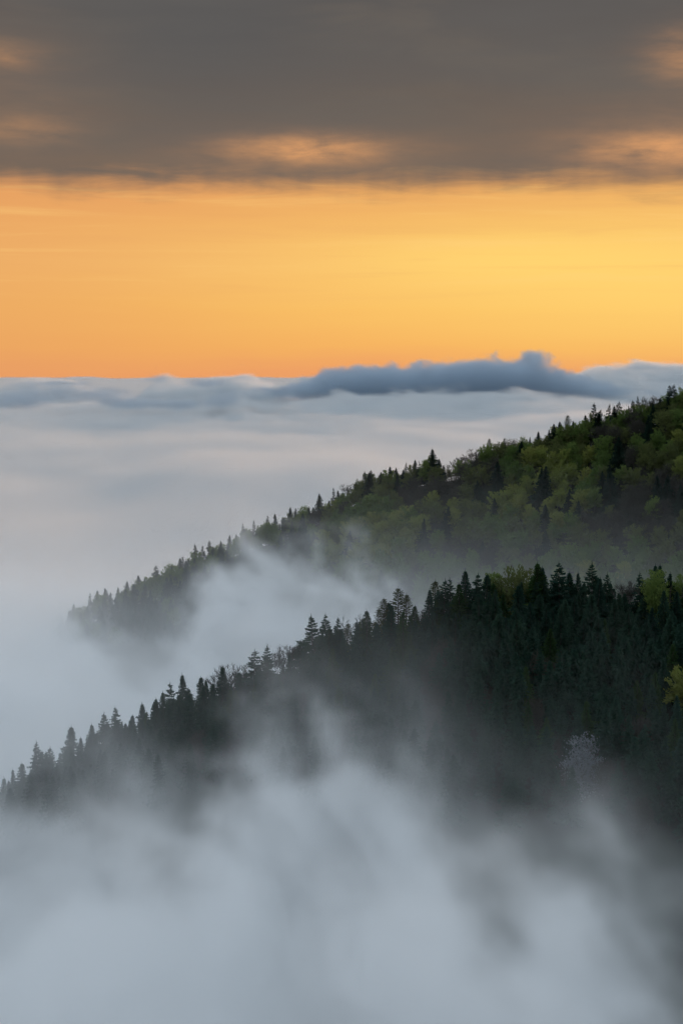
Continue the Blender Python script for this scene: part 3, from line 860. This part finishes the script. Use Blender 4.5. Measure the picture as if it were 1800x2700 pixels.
# --- trees one can pick out along the crest of the far ridge
FAR_HEROES = [
    ('farspruce', 196, 1590, 6, 'faintest spruce at the left tip of the far ridge, nearly gone in fog'),
    ('fir', 237, 1561, 4, 'thin misty spruce second from the left tip of the far ridge'),
    ('farspruce', 256, 1554, 5, 'misty spruce third from the left tip of the far ridge'),
    ('farspruce', 278, 1547, 4, 'misty spruce just left of where the far ridge darkens'),
    ('farspruce', 334, 1530, 0, 'grey spruce on the left end of the dark part of the far ridge'),
    ('farspruce', 365, 1514, 0, 'broad spruce on the lower left crest of the far ridge'),
    ('farspruce', 381, 1521, 1, 'little spruce right of the broad one on the lower far crest'),
    ('fir', 410, 1487, -1, 'pointed spruce in the middle of the lower dark stretch of the far ridge'),
    ('green', 450, 1480, 0, 'dark rounded tree on the lower dark stretch of the far ridge'),
    ('farspruce', 474, 1468, 0, 'pointed spruce right of the dark rounded tree on the lower far crest'),
    ('fir', 487, 1464, 3, 'thin spruce spike right of the pointed one on the lower far crest'),
    ('fir', 513, 1431, 1, 'lone tall spruce with open boughs standing over the lower far crest'),
    ('fir', 533, 1435, 2, 'small spruce between the two lone tall ones of the lower far crest'),
    ('fir', 553, 1423, 2, 'second lone tall spruce of the lower far crest'),
    ('farspruce', 604, 1408, 2, 'faded spruce where fog spills over the far crest'),
    ('fir', 641, 1377, 2, 'first spruce of the row standing in the spilling fog'),
    ('fir', 669, 1370, 1, 'second spruce of the row standing in the spilling fog'),
    ('fir', 705, 1357, 1, 'third spruce of the row standing in the spilling fog'),
    ('farspruce', 723, 1352, 0, 'fourth and darkest spruce of the row standing in the spilling fog'),
    ('farspruce', 765, 1334, 0, 'spruce with a needle-like top left of the green canopy'),
    ('farspruce', 779, 1337, 0, 'blunt spruce right of the needle-topped one'),
    ('green', 802, 1330, 0, 'pale green tree left of the big dark spruce of the middle far crest'),
    ('farspruce', 840, 1298, -2, 'big dark spruce at the left end of the green canopy'),
    ('farspruce', 866, 1317, -1, 'dark spruce touching the right side of the big dark one'),
    ('fir', 880, 1284, 2, 'see-through spruce with open tiers on the middle far crest'),
    ('farspruce', 892, 1291, 1, 'small spruce right of the see-through one'),
    ('bare', 916, 1275, 4, 'leafless tree right of the see-through spruce'),
    ('farspruce', 939, 1268, -1, 'dark spruce left of the pair of spires'),
    ('fir', 959, 1239, 1, 'left one of the pair of spires on the middle far crest'),
    ('fir', 979, 1236, 1, 'right one of the pair of spires on the middle far crest'),
    ('farspruce', 1026, 1227, 0, 'broad spruce left of the row that leads to the tallest'),
    ('farspruce', 1046, 1230, 0, 'slim spruce right of the broad one on the middle far crest'),
    ('fir', 1071, 1218, 1, 'spruce with a bent top in the row that leads to the tallest'),
    ('farspruce', 1092, 1209, 0, 'bushy spruce in the row that leads to the tallest'),
    ('fir', 1107, 1214, 1, 'narrow spruce third left of the tallest of the far crest'),
    ('farspruce', 1118, 1213, 0, 'narrow spruce just left of the tallest of the far crest'),
    ('farspruce', 1142, 1180, -3, 'tallest dark spruce of the far crest, beside the notch'),
    ('farspruce', 1158, 1207, -2, 'dark spruce on the right flank of the tallest'),
    ('farspruce', 1168, 1224, -2, 'low dark spruce at the rim of the notch in the far crest'),
    ('bare', 1188, 1217, 3, 'first leafless tree right of the notch in the far crest'),
    ('bare', 1203, 1202, 3, 'second leafless tree right of the notch in the far crest'),
    ('bare', 1223, 1195, 3, 'third and widest leafless tree right of the notch'),
    ('bare', 1241, 1189, 3, 'fourth leafless tree right of the notch, thin'),
    ('bare', 1253, 1181, 3, 'fifth leafless tree right of the notch, forked'),
    ('farspruce', 1270, 1179, 0, 'small dark spruce left of the round open tree on the skyline'),
    ('larch', 1287, 1154, 1, 'round open-crowned tree standing clear on the far skyline'),
    ('olive', 1308, 1166, 2, 'low pale tree right of the round open-crowned one'),
    ('fir', 1329, 1152, 2, 'thin spruce above the yellow canopy of the far crest'),
    ('bud', 1343, 1153, 2, 'round brown crown above the yellow canopy of the far crest'),
    ('green', 1375, 1147, 1, 'dark round crown alone on the far skyline'),
    ('farspruce', 1396, 1150, 0, 'small spruce right of the dark round crown'),
    ('farspruce', 1418, 1135, 0, 'broad low spruce on the far crest'),
    ('farspruce', 1446, 1129, 1, 'small spruce left of the black pair on the far crest'),
    ('farspruce', 1461, 1114, 0, 'left one of the black pair on the far crest'),
    ('farspruce', 1474, 1108, 0, 'right one of the black pair on the far crest'),
    ('larch', 1497, 1091, 1, 'thin-boughed conifer right of the black pair, sky showing through'),
    ('farspruce', 1509, 1107, 0, 'dark bushy spruce beneath the thin-boughed conifer'),
    ('farspruce', 1543, 1091, 0, 'spruce at the left shoulder of the tall layered one'),
    ('fir', 1563, 1058, -1, 'tall layered spruce on the upper far crest'),
    ('fir', 1582, 1076, 1, 'short spruce right of the tall layered one'),
    ('fir', 1604, 1062, 0, 'first of the three spires right of the tall layered spruce'),
    ('farspruce', 1617, 1067, 0, 'middle and lowest of the three spires on the upper far crest'),
    ('fir', 1630, 1055, 0, 'last and tallest of the three spires on the upper far crest'),
    ('fir', 1655, 1067, 1, 'little spruce left of the dark clump on the upper far crest'),
    ('fir', 1668, 1052, 1, 'left spruce of the dark clump on the upper far crest'),
    ('fir', 1681, 1041, 1, 'top spruce of the dark clump on the upper far crest'),
    ('bare', 1695, 1040, 2, 'crooked half-dead tree right of the dark clump'),
    ('bud', 1725, 1040, 2, 'broad leafless crown left of the twin spruces by the right edge'),
    ('farspruce', 1740, 1046, 0, 'dark spruce left of the twin spruces by the right edge'),
    ('fir', 1763, 1011, -1, 'left one of the twin spruces by the right edge of the far crest'),
    ('fir', 1774, 1010, -1, 'right one of the twin spruces by the right edge of the far crest'),
    ('green', 1796, 1016, 0, 'green tree at the right end of the far crest'),
]
# spruces standing singly among the leafy trees of the far slope: column, tip row, height, label
FAR_SPOTS = [
    ('farspruce', 1388, 1181, 24, 'dark spruce set in the green canopy under the dark round crown'),
    ('farspruce', 1474, 1170, 23, 'dark spruce set in the canopy under the black pair'),
    ('farspruce', 1581, 1119, 20, 'dark spruce set in the yellow canopy under the tall layered spruce'),
    ('farspruce', 1602, 1118, 19, 'second dark spruce in the yellow canopy under the three spires'),
    ('farspruce', 1631, 1145, 22, 'dark spruce left of the bright yellow green crowns under the three spires'),
    ('farspruce', 1590, 1168, 23, 'dark spruce in the upper middle of the far slope'),
    ('farspruce', 1750, 1168, 26, 'dark spruce in front of brown crowns near the right edge of the far slope'),
    ('farspruce', 1767, 1056, 22, 'dark spruce below the twin spruces by the right edge'),
    ('farspruce', 1438, 1222, 28, 'big dark spruce low in the middle of the far slope'),
    ('farspruce', 1425, 1228, 27, 'big dark spruce left beside the one low in the middle of the far slope'),
    ('farspruce', 1518, 1178, 22, 'dark spruce left of the lime green crown'),
    ('farspruce', 1505, 1215, 22, 'dark spruce below left of the lime green crown'),
    ('farspruce', 1310, 1212, 22, 'dark spruce below the yellow canopy of the far crest'),
    ('farspruce', 1260, 1262, 22, 'dark spruce at the middle left of the far slope'),
    ('farspruce', 1252, 1278, 20, 'lower dark spruce at the middle left of the far slope'),
    ('farspruce', 1035, 1292, 20, 'small dark spruce at the left end of the leafy far slope'),
    ('farspruce', 1180, 1330, 22, 'dark spruce among olive crowns left on the far slope'),
    ('farspruce', 1610, 1240, 24, 'dark spruce right of the middle of the far slope'),
    ('farspruce', 1640, 1270, 22, 'dark spruce low right of the middle of the far slope'),
    ('farspruce', 1700, 1235, 22, 'dark spruce left of the greyish bare crown at the right of the far slope'),
    ('yellow', 1555, 1170, 15, 'lime green crown between dark spruces high on the far slope'),
    ('yellow', 1544, 1200, 15, 'lime green crown below the other one, between dark spruces'),
    ('yellow', 1660, 1152, 17, 'bright yellow green double crown on the upper right far slope'),
    ('yellow', 1690, 1172, 17, 'bright green crown touching the yellow green double crown'),
    ('yellow', 1430, 1178, 16, 'bright yellow green crown below the black pair'),
    ('yellow', 1390, 1232, 18, 'wide light green crown left of the big dark spruces low on the far slope'),
    ('yellow', 1335, 1210, 14, 'yellowish crown right of the dark spruce below the yellow canopy'),
    ('green', 1345, 1320, 15, 'round green crown alone in the dim lower far slope'),
    ('green', 1482, 1278, 19, 'pale tufted crown in the lower middle of the far slope'),
    ('olive', 1597, 1275, 19, 'pale upward-brushed crown low in the far slope'),
    ('green', 1718, 1302, 16, 'pointed pale green crown low at the right of the far slope'),
    ('yellow', 1792, 1195, 18, 'bright green crown cut by the right edge of the far slope'),
    ('yellow', 1200, 1335, 17, 'lime green crown left of centre on the far slope'),
    ('yellow', 1190, 1300, 15, 'yellow green crown above the lime green one left of centre'),
    ('yellow', 1140, 1290, 15, 'yellow green crown among brown trees left on the far slope'),
    ('yellow', 1085, 1250, 14, 'lime green crown under the row of spruces on the far crest'),
    ('yellow', 1070, 1285, 19, 'broad yellow green crown at the left of the leafy far slope'),
    ('olive', 1148, 1225, 16, 'round brownish crown in front of the tallest spruce'),
    ('green', 1255, 1305, 12, 'small round green crown in the middle left far slope'),
    ('green', 1032, 1358, 14, 'narrow green crown low at the left of the far slope'),
    ('green', 1003, 1420, 11, 'small light green crown at the edge of the bright fog'),
]
FAR_FOGLINE = ((100, 1640), (240, 1655), (450, 1640), (520, 1560), (600, 1440), (700, 1400), (760, 1415), (900, 1475), (1000, 1520), (1200, 1560), (1850, 1580))
occupied = []
for kind, px, py, dy, label in FAR_HEROES:
    y = 1080.0
    for _ in range(6):
        y = float(far_y(at(px, py, y).x)) + dy
    o = plant_tip(kind, px, py, y, label, 'trees on the crest of the far ridge', wide=rng.uniform(.9, 1.2), lo=8, hi=30)
    occupied.append((o.location.x, o.location.y, 2.2))
far_misty = []


def far_fill(x, y, hgt, px):
    q = rng.random()
    if px < 820:
        k, w = ('farspruce', 'low dark spruce') if q < .6 else ('green', 'low dim leafy tree')
    else:
        k, w = ('green', 'low green crown') if q < .45 else ('olive', 'low olive crown') if q < .75 else ('yellow', 'low yellow green crown') if q < .85 else ('farspruce', 'low dark spruce')
    if px < 820 and k == 'farspruce':
        far_misty.append((x, y, hgt)); return
    plant(k, x, y, hgt, place(FAR_MARKS, px, w, 'far').replace('down the far slope below', 'on the far crest beside'), 'filling trees of the far crest', 1.15 if k != 'farspruce' else 1.2)


crest_fill(FAR_HEROES, far_y, 1080.0, 27, 2.0, 6.5, far_fill)
for kind, px, py, hgt, label in FAR_SPOTS:
    spot(kind, px, py, 0, hgt, label, far_y, 'trees standing out on the far slope', 1.1)
far_pts = []
for i in range(-30, 44):
    for j in range(-26, 2):
        x = i * 7.6 + (j % 2) * 3.8 + rng.uniform(-2.2, 2.2)
        y = float(far_y(x)) + j * 7.0 + rng.uniform(-2.2, 2.2)
        z = float(ground_z(x, y))
        hgt = rng.uniform(13, 18.5) if j < 0 else rng.uniform(10, 13)
        px, py = pix(x, y, z + hgt)
        if 150 < px < 2150 and py < np.interp(px, *zip(*FAR_FOGLINE)) and free(x, y, 5.4):
            nr = np.interp(px, NX * FPX / 600 + 900, [0] * len(NX))
            far_pts.append((x, y, hgt, px, py)); occupied.append((x, y, 2.7))
patch = lambda x, y, s: math.sin(x / 17.0 + s) + math.sin(y / 13.0 + 2 * s + x / 41.0) + rng.gauss(0, .55)
far_pts.sort(key=lambda q: q[4])
leafy_misty, leafy_beyond = [], []
for x, y, hgt, px, py in far_pts:
    if px > 1855:
        leafy_beyond.append((x, y, hgt)); continue
    if px < 830:
        if rng.random() < .7:
            far_misty.append((x, y, hgt * 1.1))
        else:
            leafy_misty.append((x, y, hgt * .9))
        continue
    if py > 1440 and rng.random() < .8:
        leafy_misty.append((x, y, hgt)); continue
    a = patch(x, y, .7)
    if rng.random() < .09:
        plant('farspruce', x, y, hgt * 1.25, place(FAR_MARKS, px, 'dark spruce', 'far'), 'spruces among the leafy crowns of the far slope', 1.1)
    elif a > 1.0:
        plant('yellow', x, y, hgt, place(FAR_MARKS, px, 'yellow green crown', 'far'), 'yellow green crowns of the far slope', 1.15)
    elif a > .0:
        plant('green', x, y, hgt, place(FAR_MARKS, px, 'mid green leafy crown', 'far'), 'green crowns of the far slope', 1.15)
    elif a > -1.0:
        plant('olive', x, y, hgt, place(FAR_MARKS, px, 'olive budding crown', 'far'), 'olive crowns of the far slope', 1.15)
    else:
        plant('bud', x, y, hgt, place(FAR_MARKS, px, 'brown leafless crown', 'far'), 'leafless crowns of the far slope', 1.15)
stand('spruce_stand', 'spruces of the misty lower end of the far ridge', 'mist', far_misty)
stand('broadleaf_stand', 'leafy trees dimmed by mist along the foot of the far slope', 'mistleaf', leafy_misty)
stand('broadleaf_stand', 'leafy wood carrying on along the far ridge past its right end', 'mistleaf', leafy_beyond)
stand('spruce_stand', 'spruce wood carrying on along the near ridge past its right end', 'mist', beyond)


print('trees', count, 'individual', sum(count.values()))
